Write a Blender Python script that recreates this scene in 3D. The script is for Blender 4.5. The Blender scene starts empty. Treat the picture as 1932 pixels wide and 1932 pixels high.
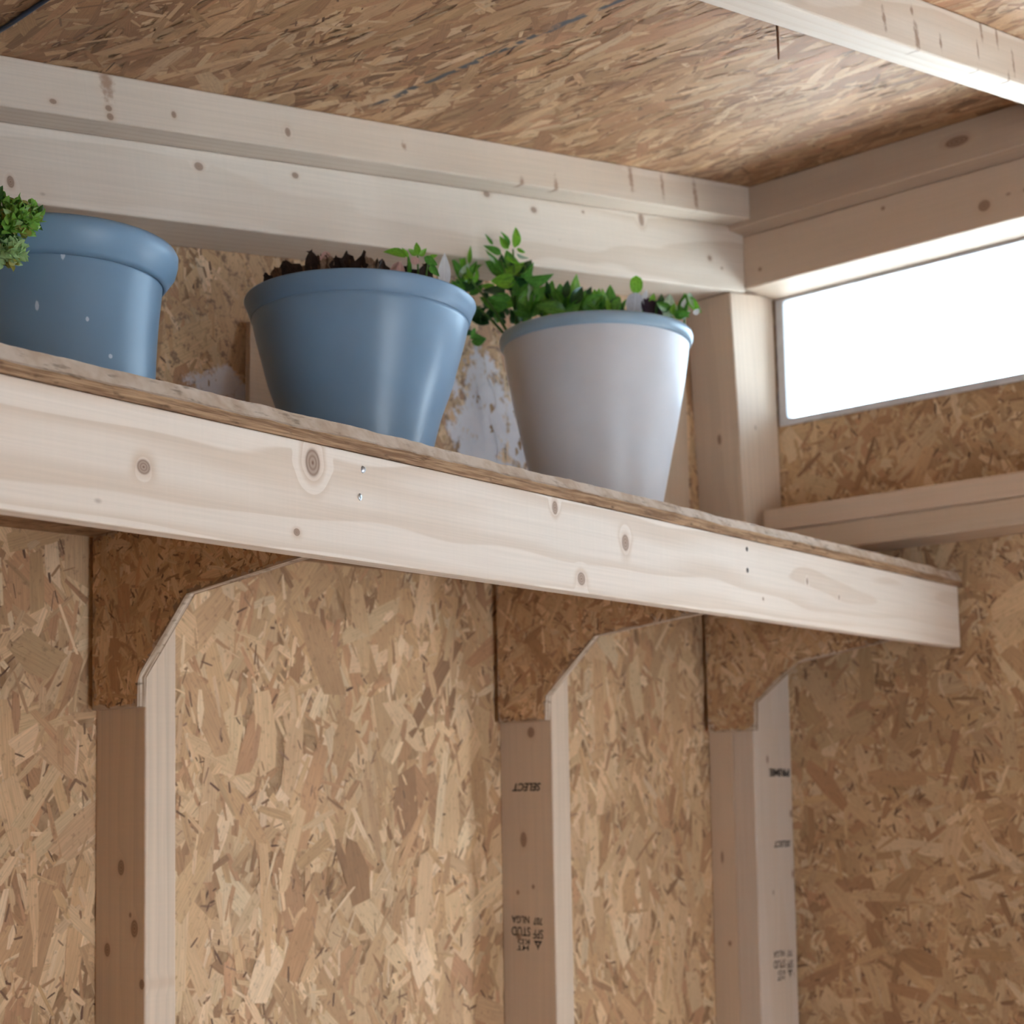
import bpy, bmesh, math, random
import numpy as np
from mathutils import Vector, Matrix

SC = bpy.context.scene
COL = SC.collection
rng = np.random.default_rng(7)
random.seed(7)
PI = math.pi
LIFT = 1.5                     # the drawings below use z = 0 at bracket height; everything is lifted onto the floor at the end

# ------------------------------------------------------------------ camera, sky, sun, exposure
CAM = np.array([-0.9914, -1.48115, -0.09338])
CR = np.array([0.66624, -0.74546, -0.02047])
CU = np.array([-0.06139, -0.08217, 0.99473])
CF = np.array([0.74321, 0.66147, 0.10051])
FPX, PPX, PPY = 3090.1, 977.8, 1181.4
cam = bpy.data.cameras.new('camera')
cam.sensor_width = 36.0
cam.lens = FPX / 1932 * 36
cam.shift_x = -(PPX - 966) / 1932
cam.shift_y = (PPY - 966) / 1932
cam.clip_start = 0.02
cam.dof.use_dof = True
cam.dof.focus_distance = 1.32
cam.dof.aperture_fstop = 10.0
camo = bpy.data.objects.new('camera', cam)
COL.objects.link(camo)
camo.matrix_world = Matrix(((CR[0], CU[0], -CF[0], CAM[0]), (CR[1], CU[1], -CF[1], CAM[1]),
                            (CR[2], CU[2], -CF[2], CAM[2]), (0, 0, 0, 1)))
SC.camera = camo

world = bpy.data.worlds.new('overcast_sky')
SC.world = world
world.use_nodes = True
bg = world.node_tree.nodes['Background']
bg.inputs[0].default_value = (0.61, 0.795, 1.0, 1)
bg.inputs[1].default_value = 6.3

sun = bpy.data.lights.new('sun', 'SUN')
sun.energy = 42.0
sun.angle = math.radians(3)
sun.color = (1.0, 0.99, 0.97)
suno = bpy.data.objects.new('sun', sun)
COL.objects.link(suno)
suno.rotation_euler = Vector((0.12, -0.62, -0.80)).to_track_quat('-Z', 'Y').to_euler()

def portal(name, loc, rot, sx, sy):
    l = bpy.data.lights.new(name, 'AREA'); l.shape = 'RECTANGLE'; l.size = sx; l.size_y = sy
    l.cycles.is_portal = True
    o = bpy.data.objects.new(name, l); COL.objects.link(o); o.location = loc; o.rotation_euler = rot
END_Y0, END_Y1, END_Z1 = -0.90, -1.09, 0.235  # unseen end-wall slot, added and narrowed to set the fill light
SIDE_X0, SIDE_X1, SIDE_Z0, SIDE_Z1 = -0.70, 0.20, -1.49, 0.12  # unseen opening in the opposite wall, added and sized for frontal fill
WIN_Y0, WIN_Y1, WIN_Z0, WIN_Z1 = -0.1025, -1.60, 0.488, 0.6805
portal('end_opening_portal', (1.235, (END_Y0 + END_Y1) / 2, (END_Z1 - 1.5) / 2), (0, math.radians(90), 0), END_Z1 + 1.5, END_Y0 - END_Y1)
portal('side_opening_portal', ((SIDE_X0 + SIDE_X1) / 2, -2.62, (SIDE_Z1 + SIDE_Z0) / 2), (math.radians(90), 0, 0), SIDE_X1 - SIDE_X0, SIDE_Z1 - SIDE_Z0)
portal('window_portal', (1.235, (WIN_Y0 + WIN_Y1) / 2, (WIN_Z0 + WIN_Z1) / 2), (0, math.radians(90), 0), WIN_Z1 - WIN_Z0, WIN_Y0 - WIN_Y1)

SC.view_settings.view_transform = 'Standard'
SC.view_settings.look = 'None'
SC.view_settings.gamma = 1
SC.view_settings.use_curve_mapping = False
SC.view_settings.exposure = 1.02
SC.cycles.max_bounces = 10
SC.cycles.diffuse_bounces = 8
SC.cycles.use_denoising = True

# ------------------------------------------------------------------ small helpers
def at(px, py, ax, val):
    """point of the plane axis = val that lies under a photo pixel (used to measure places once)"""
    d = CF + (px - PPX) / FPX * CR - (py - PPY) / FPX * CU
    return CAM + d * ((val - CAM[ax]) / d[ax])

def link(name, me, m=None, parent=None, matrix=None):
    o = bpy.data.objects.new(name, me)
    COL.objects.link(o)
    if m is not None and me is not None:
        me.materials.append(m)
    if parent is not None:
        o.parent = parent
    if matrix is not None:
        o.matrix_local = matrix
    return o

def tag(o, label=None, cat=None, group=None, kind=None):
    for k, v in (('label', label), ('category', cat), ('group', group), ('kind', kind)):
        if v:
            o[k] = v
    return o

def mesh(name, verts, faces, smooth=False):
    me = bpy.data.meshes.new(name)
    me.from_pydata([tuple(map(float, v)) for v in verts], [], faces)
    me.update()
    if smooth:
        me.polygons.foreach_set('use_smooth', [True] * len(me.polygons))
    return me

def bm_mesh(name, bm, smooth=False):
    bmesh.ops.recalc_face_normals(bm, faces=bm.faces)
    me = bpy.data.meshes.new(name)
    bm.to_mesh(me); bm.free()
    if smooth:
        me.polygons.foreach_set('use_smooth', [True] * len(me.polygons))
    return me

def prism(name, poly_a, poly_b, bevel=0.0, seg=2):
    """solid between two matching outlines (lists of 3-D points)"""
    bm = bmesh.new()
    a = [bm.verts.new(tuple(map(float, p))) for p in poly_a]
    b = [bm.verts.new(tuple(map(float, p))) for p in poly_b]
    n = len(a)
    bm.faces.new(a); bm.faces.new(b[::-1])
    for i in range(n):
        bm.faces.new((a[i], b[i], b[(i + 1) % n], a[(i + 1) % n]))
    if bevel:
        bmesh.ops.bevel(bm, geom=list(bm.edges), offset=bevel, segments=seg, affect='EDGES', profile=0.5)
    return bm_mesh(name, bm)

def box_mesh(name, x0, x1, y0, y1, z0, z1, bevel=0.0):
    A = [(x0, y0, z0), (x1, y0, z0), (x1, y1, z0), (x0, y1, z0)]
    B = [(x, y, z1) for x, y, _ in A]
    return prism(name, A, B, bevel)

def frame(O, ex, ey):
    ex = Vector(ex).normalized(); ey = Vector(ey).normalized()
    ez = ex.cross(ey).normalized(); ey = ez.cross(ex)
    return Matrix(((ex.x, ey.x, ez.x, O[0]), (ex.y, ey.y, ez.y, O[1]), (ex.z, ey.z, ez.z, O[2]), (0, 0, 0, 1)))

def board(name, M, L, W, T, mat, label, cat='board', group=None, bevel=0.0018):
    o = link(name, box_mesh(name, 0, L, 0, W, 0, T, bevel), mat)
    o.matrix_world = M
    return tag(o, label, cat, group)

# ------------------------------------------------------------------ materials
class NT:
    def __init__(s, name):
        s.m = bpy.data.materials.new(name); s.m.use_nodes = True
        s.t = s.m.node_tree; s.p = s.t.nodes['Principled BSDF']
    def n(s, kind, **kw):
        nd = s.t.nodes.new(kind)
        for k, v in kw.items():
            setattr(nd, k, v)
        return nd
    def set(s, sock, v):
        if isinstance(v, bpy.types.NodeSocket):
            s.t.links.new(v, sock)
        else:
            sock.default_value = v
    def math(s, op, a, b=0.0, c=None, clamp=False):
        nd = s.n('ShaderNodeMath', operation=op, use_clamp=clamp)
        s.set(nd.inputs[0], a); s.set(nd.inputs[1], b)
        if c is not None: s.set(nd.inputs[2], c)
        return nd.outputs[0]
    def vmath(s, op, a, b=(0, 0, 0)):
        nd = s.n('ShaderNodeVectorMath', operation=op)
        s.set(nd.inputs[0], a); s.set(nd.inputs[1], b)
        return nd.outputs['Value'] if op in ('LENGTH', 'DISTANCE', 'DOT_PRODUCT') else nd.outputs[0]
    def noise(s, vec, scale, detail=2.0, rough=0.5):
        nd = s.n('ShaderNodeTexNoise')
        s.set(nd.inputs['Vector'], vec); nd.inputs['Scale'].default_value = scale
        nd.inputs['Detail'].default_value = detail; nd.inputs['Roughness'].default_value = rough
        return nd.outputs['Fac']
    def ramp(s, fac, lo, hi, a=0.0, b=1.0, smooth=True):
        nd = s.n('ShaderNodeMapRange', interpolation_type='SMOOTHSTEP' if smooth else 'LINEAR')
        s.set(nd.inputs['Value'], fac)
        nd.inputs['From Min'].default_value = lo; nd.inputs['From Max'].default_value = hi
        nd.inputs['To Min'].default_value = a; nd.inputs['To Max'].default_value = b
        return nd.outputs['Result']
    def mix(s, fac, a, b, mode='MIX'):
        nd = s.n('ShaderNodeMix', data_type='RGBA', blend_type=mode)
        s.set(nd.inputs['Factor'], fac)
        s.set(nd.inputs['A'], a if isinstance(a, bpy.types.NodeSocket) else (*a, 1))
        s.set(nd.inputs['B'], b if isinstance(b, bpy.types.NodeSocket) else (*b, 1))
        return [o for o in nd.outputs if o.type == 'RGBA'][0]
    def obj(s):
        return s.n('ShaderNodeTexCoord').outputs['Object']
    def xyz(s, v):
        nd = s.n('ShaderNodeSeparateXYZ'); s.set(nd.inputs[0], v); return nd.outputs
    def comb(s, x, y, z):
        nd = s.n('ShaderNodeCombineXYZ')
        for i, v in enumerate((x, y, z)): s.set(nd.inputs[i], v)
        return nd.outputs[0]
    def bump(s, h, strength=0.3, dist=0.001):
        nd = s.n('ShaderNodeBump'); nd.inputs['Strength'].default_value = strength
        nd.inputs['Distance'].default_value = dist; s.set(nd.inputs['Height'], h)
        s.t.links.new(nd.outputs[0], s.p.inputs['Normal'])
    def base(s, c, rough=0.6, spec=0.3):
        s.set(s.p.inputs['Base Color'], c if isinstance(c, bpy.types.NodeSocket) else (*c, 1))
        s.set(s.p.inputs['Roughness'], rough)
        s.p.inputs['Specular IOR Level'].default_value = spec

EARLY, LATE = (0.70, 0.60, 0.50), (0.57, 0.445, 0.335)
def pine(name, knots=(), streaks=(), seed=0.0, pith=(0.03, -0.09), ring=0.0085, early=EARLY, late=LATE, contrast=1.0):
    """sawn spruce: tree rings about a pith line, knots that bend them; local x runs along the board.
    knots: (x, y, rx, ry); streaks: pitch streaks (x, y, rx, ry)"""
    N = NT(name)
    co = N.obj()
    x, y, z = N.xyz(co)
    q = N.comb(N.math('MULTIPLY', x, 0.9), N.math('MULTIPLY', y, 7.0), N.math('MULTIPLY', z, 7.0))
    q = N.vmath('ADD', q, (seed * 3.1, seed * 1.7, seed))
    warp = N.math('SUBTRACT', N.noise(q, 2.2, 2.0), 0.5)
    rr = N.vmath('LENGTH', N.comb(0.0, N.math('SUBTRACT', y, pith[0]), N.math('SUBTRACT', z, pith[1])))
    rr = N.math('ADD', rr, N.math('MULTIPLY', warp, 0.030))
    core = None; halo = None
    for kx, ky, rx, ry in knots:
        d = N.vmath('LENGTH', N.vmath('MULTIPLY', N.vmath('SUBTRACT', N.comb(x, y, 0.0), (kx, ky, 0)), (1 / rx, 1 / ry, 0)))
        f = N.ramp(d, 0.3, 3.0, 1.0, 0.0)
        rr = N.math('ADD', rr, N.math('MULTIPLY', f, 1.15 * ry))
        cdist = N.ramp(d, 0.85, 1.15, 1.0, 0.0)
        rings = N.math('MULTIPLY_ADD', N.math('SINE', N.math('MULTIPLY', d, 17.0)), 0.12, 0.66)
        c = N.math('MULTIPLY', cdist, rings)
        c = N.math('MAXIMUM', c, N.ramp(d, 0.02, 0.4, 1.0, 0.0))
        h = N.ramp(d, 0.9, 2.0, 0.32, 0.0)
        core = c if core is None else N.math('MAXIMUM', core, c)
        halo = h if halo is None else N.math('MAXIMUM', halo, h)
    fr = N.math('FRACT', N.math('DIVIDE', rr, ring))
    late_l = N.math('MULTIPLY', N.ramp(fr, 0.35, 0.93), N.ramp(fr, 0.94, 1.0, 1.0, 0.0))
    fade = N.ramp(N.noise(q, 0.8, 1.0), 0.30, 0.75, 0.25, 1.0)
    late_l = N.math('MULTIPLY', late_l, N.math('MULTIPLY', fade, 0.75 * contrast))
    col = N.mix(late_l, early, late)
    fib = N.noise(N.comb(N.math('MULTIPLY', x, 6.0), N.math('MULTIPLY', y, 420.0), N.math('MULTIPLY', z, 420.0)), 1.0, 2.0)
    saw = N.noise(N.comb(N.math('MULTIPLY', x, 330.0), N.math('MULTIPLY', y, 9.0), N.math('MULTIPLY', z, 9.0)), 1.0, 1.0)
    v = N.math('ADD', N.ramp(fib, 0.2, 0.8, 0.95, 1.045), N.math('MULTIPLY', N.math('SUBTRACT', saw, 0.5), 0.055))
    patch = N.ramp(N.noise(q, 1.1, 2.0), 0.25, 0.75, 0.93, 1.05)
    v = N.math('MULTIPLY', v, patch)
    col = N.mix(1.0, col, N.comb(v, v, v), 'MULTIPLY')
    warmth = N.ramp(N.noise(q, 0.55, 1.0), 0.45, 0.7)
    col = N.mix(N.math('MULTIPLY', warmth, 0.35), col, (0.66, 0.49, 0.36))
    if halo is not None:
        col = N.mix(halo, col, (0.50, 0.315, 0.20))
        col = N.mix(N.math('MINIMUM', core, 1.0), col, (0.19, 0.10, 0.06))
    for kx, ky, rx, ry in streaks:
        d = N.vmath('LENGTH', N.vmath('MULTIPLY', N.vmath('SUBTRACT', N.comb(x, y, 0.0), (kx, ky, 0)), (1 / rx, 1 / ry, 0)))
        d = N.math('ADD', d, N.math('MULTIPLY', N.math('SUBTRACT', N.noise(co, 160.0), 0.5), 1.3))
        col = N.mix(N.math('MULTIPLY', N.ramp(d, 0.2, 1.1, 0.75, 0.0), N.ramp(z, -0.02, -0.006)), col, (0.27, 0.14, 0.075))
    specks = N.n('ShaderNodeTexVoronoi'); N.set(specks.inputs['Vector'], N.comb(N.math('MULTIPLY', x, 9.0), N.math('MULTIPLY', y, 16.0), N.math('ADD', N.math('MULTIPLY', z, 16.0), seed)))
    specks.inputs['Scale'].default_value = 1.0
    col = N.mix(N.ramp(specks.outputs['Distance'], 0.02, 0.055, 0.7, 0.0), col, (0.22, 0.12, 0.07))
    N.base(col, 0.62, 0.25)
    N.bump(N.math('ADD', fib, N.math('MULTIPLY', late_l, 0.6)), 0.16, 0.0006)
    return N.m

def osb_base(name, tone=1.0, axis='n'):
    """the pressed chips under and between the large strands"""
    N = NT(name)
    co = N.obj()
    a = N.noise(N.vmath('MULTIPLY', co, (60, 60, 25)), 1.0, 4.0, 0.65)
    b = N.noise(N.vmath('MULTIPLY', co, (14, 14, 60)), 1.0, 3.0, 0.6)
    c = N.mix(N.ramp(a, 0.3, 0.7), tuple(tone * v for v in (0.30, 0.17, 0.085)), tuple(tone * v for v in (0.52, 0.345, 0.20)))
    c = N.mix(N.ramp(b, 0.55, 0.75, 0.0, 0.6), c, tuple(tone * v for v in (0.19, 0.10, 0.05)))
    N.base(c, 0.75, 0.2)
    N.bump(a, 0.4, 0.0015)
    return N.m

def osb_edge(name, light, dark, along=(9, 9, 420)):
    """sawn edge of a strand board: thin torn layers"""
    N = NT(name)
    co = N.obj()
    a = N.noise(N.vmath('MULTIPLY', co, along), 1.0, 3.0, 0.7)
    b = N.noise(N.vmath('MULTIPLY', co, (45, 45, 160)), 1.0, 3.0, 0.6)
    c = N.mix(N.ramp(a, 0.36, 0.64), dark, light)
    c = N.mix(N.ramp(b, 0.56, 0.72, 0.0, 0.7), c, tuple(0.4 * v for v in dark))
    N.base(c, 0.85, 0.15)
    N.bump(a, 0.7, 0.002)
    return N.m

def strand_mat(name, extra=None):
    """wood strands: colour per strand, grain along each strand"""
    N = NT(name)
    at_ = N.n('ShaderNodeAttribute', attribute_name='strand_colour')
    uv = N.n('ShaderNodeUVMap', uv_map='UVMap').outputs[0]
    u, v, _ = N.xyz(uv)
    g = N.noise(N.comb(N.math('MULTIPLY', u, 22.0), N.math('MULTIPLY', v, 700.0), 0.0), 1.0, 3.0, 0.6)
    f = N.ramp(g, 0.22, 0.78, 0.80, 1.16)
    col = N.mix(1.0, at_.outputs['Color'], N.comb(f, f, f), 'MULTIPLY')
    co = N.obj()
    m = N.noise(N.vmath('MULTIPLY', co, (170, 170, 120)), 1.0, 3.0, 0.65)
    col = N.mix(N.ramp(m, 0.56, 0.70, 0.0, 0.42), col, (0.20, 0.115, 0.065))
    big = N.ramp(N.noise(co, 7.0, 2.0), 0.3, 0.7, 0.92, 1.08)
    col = N.mix(1.0, col, N.comb(big, big, big), 'MULTIPLY')
    if extra:
        col = extra(N, col)
    N.base(col, 0.62, 0.28)
    N.bump(g, 0.25, 0.0006)
    return N.m

def plain(name, c, rough=0.5, spec=0.5, metallic=0.0, var=0.08, scale=40.0):
    N = NT(name)
    k = N.ramp(N.noise(N.obj(), scale, 3.0), 0.3, 0.7, 1 - var, 1 + var)
    N.base(N.mix(1.0, c, N.comb(k, k, k), 'MULTIPLY'), rough, spec)
    N.p.inputs['Metallic'].default_value = metallic
    return N.m

PALETTE = np.array([(0.50, 0.335, 0.195), (0.56, 0.39, 0.24), (0.44, 0.28, 0.155), (0.63, 0.465, 0.30),
                    (0.34, 0.185, 0.10), (0.205, 0.105, 0.055), (0.42, 0.235, 0.135), (0.70, 0.55, 0.385)])
PALETTE = (PALETTE * 0.68 + np.array([0.48, 0.315, 0.185]) * 0.32) * np.array([1.13, 1.09, 1.02])
DARKS = np.array([(0.20, 0.11, 0.062), (0.27, 0.155, 0.09), (0.15, 0.082, 0.05), (0.34, 0.205, 0.125)])
def strands(name, parent, O, eu, ev, nn, w, h, count, lens, wids, weights, mat, ang=(0, PI), seed=1, inside=None, zr=(0.0002, 0.0012), gain=1.0):
    """a pressed layer of flat wood strands lying on a sheet: one mesh of count six-sided strands"""
    g = np.random.default_rng(seed)
    V, C, UV = [], [], []
    for (n, lr, wr, wt, am, asd) in zip(count, lens, wids, weights, [a[0] for a in ang], [a[1] for a in ang]):
        cu = g.uniform(-0.02, w + 0.02, n); cv = g.uniform(-0.02, h + 0.02, n)
        L = g.uniform(*lr, n) * g.uniform(0.7, 1.2, n); W = g.uniform(*wr, n)
        a = (g.uniform(0, PI, n) if asd is None else g.normal(am, asd, n))
        e1 = g.uniform(-0.22, 0.22, n) ; e2 = g.uniform(-0.22, 0.22, n)
        j = g.uniform(0.75, 1.15, (n, 2)); t = g.uniform(0.35, 1.0, (n, 4))
        sx = np.stack([-0.5 + e1 * W / L, -0.02 + 0 * e1, 0.5 + e2 * W / L, 0.5 - e2 * W / L, 0.02 + 0 * e1, -0.5 - e1 * W / L], 1) * L[:, None]
        sy = np.stack([-0.5 * t[:, 0], -0.5 * j[:, 0], -0.5 * t[:, 1], 0.5 * t[:, 2], 0.5 * j[:, 1], 0.5 * t[:, 3]], 1) * W[:, None]
        ca, sa = np.cos(a)[:, None], np.sin(a)[:, None]
        pu = cu[:, None] + sx * ca - sy * sa; pv = cv[:, None] + sx * sa + sy * ca
        if inside is not None:
            ok = inside(pu, pv); pu, pv, sx, sy = pu[ok], pv[ok], sx[ok], sy[ok]; n = len(pu)
        pu = np.clip(pu, 0, w); pv = np.clip(pv, 0, h)
        z = g.uniform(zr[0], zr[1], n)[:, None] + np.linspace(-1, 1, 6)[None, :] * g.uniform(-6e-5, 6e-5, n)[:, None]
        P = np.array(O)[None, None] + pu[..., None] * np.array(eu) + pv[..., None] * np.array(ev) + z[..., None] * np.array(nn)
        ci = g.choice(len(PALETTE), n, p=np.array(wt) / np.sum(wt))
        c = PALETTE[ci]
        if wt is W_SLV:
            dk = g.random(n) < 0.62; c = np.where(dk[:, None], DARKS[g.integers(0, 4, n)], c)
        c = c * g.uniform(0.87, 1.13, (n, 1)) * g.uniform(0.985, 1.015, (n, 3)) * gain
        V.append(P.reshape(-1, 3)); C.append(np.repeat(c, 6, 0))
        UV.append(np.stack([(sx + g.uniform(0, 50, (n, 1))), (sy + g.uniform(0, 5, (n, 1)))], -1).reshape(-1, 2))
    V = np.concatenate(V); C = np.concatenate(C); UV = np.concatenate(UV)
    nf = len(V) // 6
    # counter-clockwise seen from the normal side
    flip = np.dot(np.cross(eu, ev), nn) < 0
    idx = np.arange(nf * 6).reshape(-1, 6)
    if flip: idx = idx[:, ::-1]
    me = bpy.data.meshes.new(name)
    me.vertices.add(nf * 6); me.vertices.foreach_set('co', V.ravel().astype(np.float32))
    me.loops.add(nf * 6); me.loops.foreach_set('vertex_index', idx.ravel().astype(np.int32))
    me.polygons.add(nf); me.polygons.foreach_set('loop_start', (np.arange(nf) * 6).astype(np.int32))
    me.update(calc_edges=True)
    at_ = me.attributes.new('strand_colour', 'FLOAT_COLOR', 'POINT')
    at_.data.foreach_set('color', np.concatenate([C, np.ones((len(C), 1))], 1).ravel().astype(np.float32))
    ul = me.uv_layers.new(name='UVMap')
    ul.data.foreach_set('uv', UV[idx.ravel()].ravel().astype(np.float32))
    me.validate()
    o = link(name, me, mat, parent)
    o['kind'] = 'stuff'
    return o

W_PALE = (0, 1, 0, 3, 0, 0, 0, 6)
W_BIG = (5, 6, 3, 4, 1.0, 0.1, 2.2, 2.0)
W_MID = (4, 4, 4, 3, 2.2, 1.0, 2, 1.6)
W_ROOF = (3, 3, 4, 2.2, 4.5, 2.2, 3, 2.2)
W_SLV = (1, 1, 1, 2.5, 3, 6, 1, 1.5)

# ------------------------------------------------------------------ the shed
CSL, CA = 0.168, 0.648                   # roof sheet underside: z = CA + CSL * x
ceil_z = lambda x: CA + CSL * x
XE = 1.215                               # inner face of the end wall's sheet
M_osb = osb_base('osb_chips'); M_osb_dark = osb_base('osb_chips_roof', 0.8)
def wall_extra(N, col):
    """pale dusty mould on the sheet just above the shelf"""
    co = N.obj()
    m = None
    for cx, cz, rx, rz in ((0.62, 0.40, 0.13, 0.17), (0.17, 0.36, 0.09, 0.075), (0.40, 0.30, 0.2, 0.06)):
        d = N.vmath('LENGTH', N.vmath('MULTIPLY', N.vmath('SUBTRACT', co, (cx, 0, cz)), (1 / rx, 0, 1 / rz)))
        f = N.ramp(d, 0.25, 1.05, 1.0, 0.0)
        m = f if m is None else N.math('MAXIMUM', m, f)
    t = N.noise(co, 24.0, 5.0, 0.65)
    k = N.ramp(N.math('ADD', N.math('MULTIPLY', m, 0.50), N.math('MULTIPLY', t, 1.3)), 0.94, 1.08)
    k = N.math('MULTIPLY', k, N.ramp(m, 0.0, 0.15))
    x, y, z = N.xyz(co)
    above = N.ramp(z, 0.19, 0.21)
    k = N.math('MULTIPLY', k, above)
    rot = N.math('MULTIPLY', N.ramp(N.noise(co, 55.0, 4.0, 0.7), 0.52, 0.64, 0.0, 0.75), above)
    col = N.mix(rot, col, (0.17, 0.10, 0.065))
    return N.mix(N.math('MULTIPLY', k, 0.88), col, (0.80, 0.78, 0.83))
def roof_extra(N, col):
    """broken blue-black chalk line and a pencil tick on the roof sheet"""
    co = N.obj()
    x, y, z = N.xyz(co)
    wob = N.math('MULTIPLY', N.math('SUBTRACT', N.noise(co, 22.0, 3.0), 0.5), 0.018)
    d = N.math('ABSOLUTE', N.math('ADD', N.math('SUBTRACT', x, 0.251), wob))
    k = N.ramp(d, 0.002, 0.0075, 1.0, 0.0)
    k = N.math('MULTIPLY', k, N.ramp(N.noise(co, 60.0, 3.0), 0.36, 0.50))
    k = N.math('MULTIPLY', k, N.math('MULTIPLY', N.ramp(y, -0.72, -0.66), N.ramp(y, -0.19, -0.15, 1.0, 0.0)))
    return N.mix(N.math('MULTIPLY', k, 0.9), col, (0.045, 0.06, 0.075))
M_strand = strand_mat('osb_strands'); M_strand_wall = strand_mat('osb_strands_shelf_wall', wall_extra)
M_strand_roof = strand_mat('osb_strands_roof', roof_extra)

wall_left = tag(link('wall_left', box_mesh('wall_left', -1.82, XE, 0.0, 0.012, -1.5, 1.0), M_osb), kind='structure')
strands('wood_strands', wall_left, (-0.75, 0, -0.62), (1, 0, 0), (0, 0, 1), (0, -1, 0), 0.75 + XE, 1.32,
        (2600, 12000, 11000, 1500), ((0.06, 0.14), (0.018, 0.06), (0.006, 0.020), (0.02, 0.05)), ((0.013, 0.042), (0.003, 0.013), (0.0012, 0.0038), (0.003, 0.007)),
        (W_BIG, W_MID, W_SLV, W_PALE), M_strand_wall, ang=((PI / 2, 0.55), (PI / 2, 0.6), (PI / 2, 0.9), (PI / 2, 0.5)), seed=11, gain=1.05)

bm = bmesh.new()
wall_back_parts = []
def add_box(bm, x0, x1, y0, y1, z0, z1):
    vs = [bm.verts.new(p) for p in ((x0, y0, z0), (x1, y0, z0), (x1, y1, z0), (x0, y1, z0), (x0, y0, z1), (x1, y0, z1), (x1, y1, z1), (x0, y1, z1))]
    for f in ((3, 2, 1, 0), (4, 5, 6, 7), (0, 1, 5, 4), (1, 2, 6, 5), (2, 3, 7, 6), (3, 0, 4, 7)):
        bm.faces.new([vs[i] for i in f])
WZ0 = 0.478
add_box(bm, XE, XE + 0.012, END_Y0, 0.012, -1.5, WZ0)
add_box(bm, XE, XE + 0.012, END_Y1, END_Y0, END_Z1, WZ0)
add_box(bm, XE, XE + 0.012, -2.6, END_Y1, -1.5, WZ0)
add_box(bm, XE, XE + 0.012, -2.6, 0.012, 0.6847, 0.92)
add_box(bm, XE, XE + 0.012, -0.089, 0.012, WZ0, 0.6847)
add_box(bm, XE, XE + 0.012, -2.6, -1.613, WZ0, 0.6847)
wall_back = tag(link('wall_back', bm_mesh('wall_back', bm), M_osb), kind='structure')
strands('wood_strands', wall_back, (XE, -0.74, -0.62), (0, 1, 0), (0, 0, 1), (-1, 0, 0), 0.74, WZ0 + 0.62,
        (1500, 7500, 8000, 700), ((0.05, 0.12), (0.018, 0.055), (0.006, 0.022), (0.02, 0.05)), ((0.013, 0.04), (0.003, 0.014), (0.0012, 0.004), (0.003, 0.008)),
        (W_BIG, W_MID, W_SLV, W_PALE), M_strand, ang=((PI / 2, 0.9), (PI / 2, None), (PI / 2, 0.9), (PI / 2, None)), seed=12, gain=0.93)

bm = bmesh.new()
add_box(bm, -1.82, SIDE_X0, -2.612, -2.6, -1.5, 1.0)
add_box(bm, SIDE_X1, XE, -2.612, -2.6, -1.5, 1.0)
add_box(bm, SIDE_X0, SIDE_X1, -2.612, -2.6, SIDE_Z1, 1.0)
tag(link('wall_right', bm_mesh('wall_right', bm), M_osb), kind='structure')
tag(link('wall_front', box_mesh('wall_front', -1.832, -1.82, -2.612, 0.012, -1.5, 0.6), M_osb), kind='structure')
tag(link('floor', box_mesh('floor', -1.832, XE + 0.012, -2.612, 0.012, -1.53, -1.5), M_osb), kind='structure')
sx = (1, 0, CSL)
A = [(-1.9, -2.7, ceil_z(-1.9)), (1.3, -2.7, ceil_z(1.3)), (1.3, 0.1, ceil_z(1.3)), (-1.9, 0.1, ceil_z(-1.9))]
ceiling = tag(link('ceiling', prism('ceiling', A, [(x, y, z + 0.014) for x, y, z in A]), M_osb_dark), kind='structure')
nl = math.sqrt(1 + CSL * CSL)
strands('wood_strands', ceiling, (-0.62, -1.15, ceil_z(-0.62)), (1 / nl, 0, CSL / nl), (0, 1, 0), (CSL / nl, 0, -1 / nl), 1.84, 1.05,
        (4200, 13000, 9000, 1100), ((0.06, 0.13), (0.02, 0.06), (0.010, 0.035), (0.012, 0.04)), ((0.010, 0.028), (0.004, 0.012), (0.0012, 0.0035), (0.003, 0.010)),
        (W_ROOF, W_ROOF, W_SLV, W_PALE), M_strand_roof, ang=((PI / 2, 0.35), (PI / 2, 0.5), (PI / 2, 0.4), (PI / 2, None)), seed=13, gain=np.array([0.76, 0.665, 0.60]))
Ng = NT('pale_gravel')
gk = Ng.ramp(Ng.noise(Ng.obj(), 30.0, 5.0), 0.3, 0.7, 0.8, 1.15)
Ng.base(Ng.mix(1.0, (0.56, 0.60, 0.62), Ng.comb(gk, gk, gk), 'MULTIPLY'), 0.9, 0.1)
tag(link('ground', mesh('ground', [(-40, -40, -1.56), (40, -40, -1.56), (40, 40, -1.56), (-40, 40, -1.56)], [(0, 1, 2, 3)]), Ng.m), kind='structure')

tag(link('fill_shaping_wall', box_mesh('fill_shaping_wall', -7, 5, -4.75, -4.55, -1.56, 0.95), plain('fill_wall_grey', (0.33, 0.35, 0.37), 0.9, 0.1)), kind='structure')  # unseen wall added to dim and widen the fill from the side opening

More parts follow.
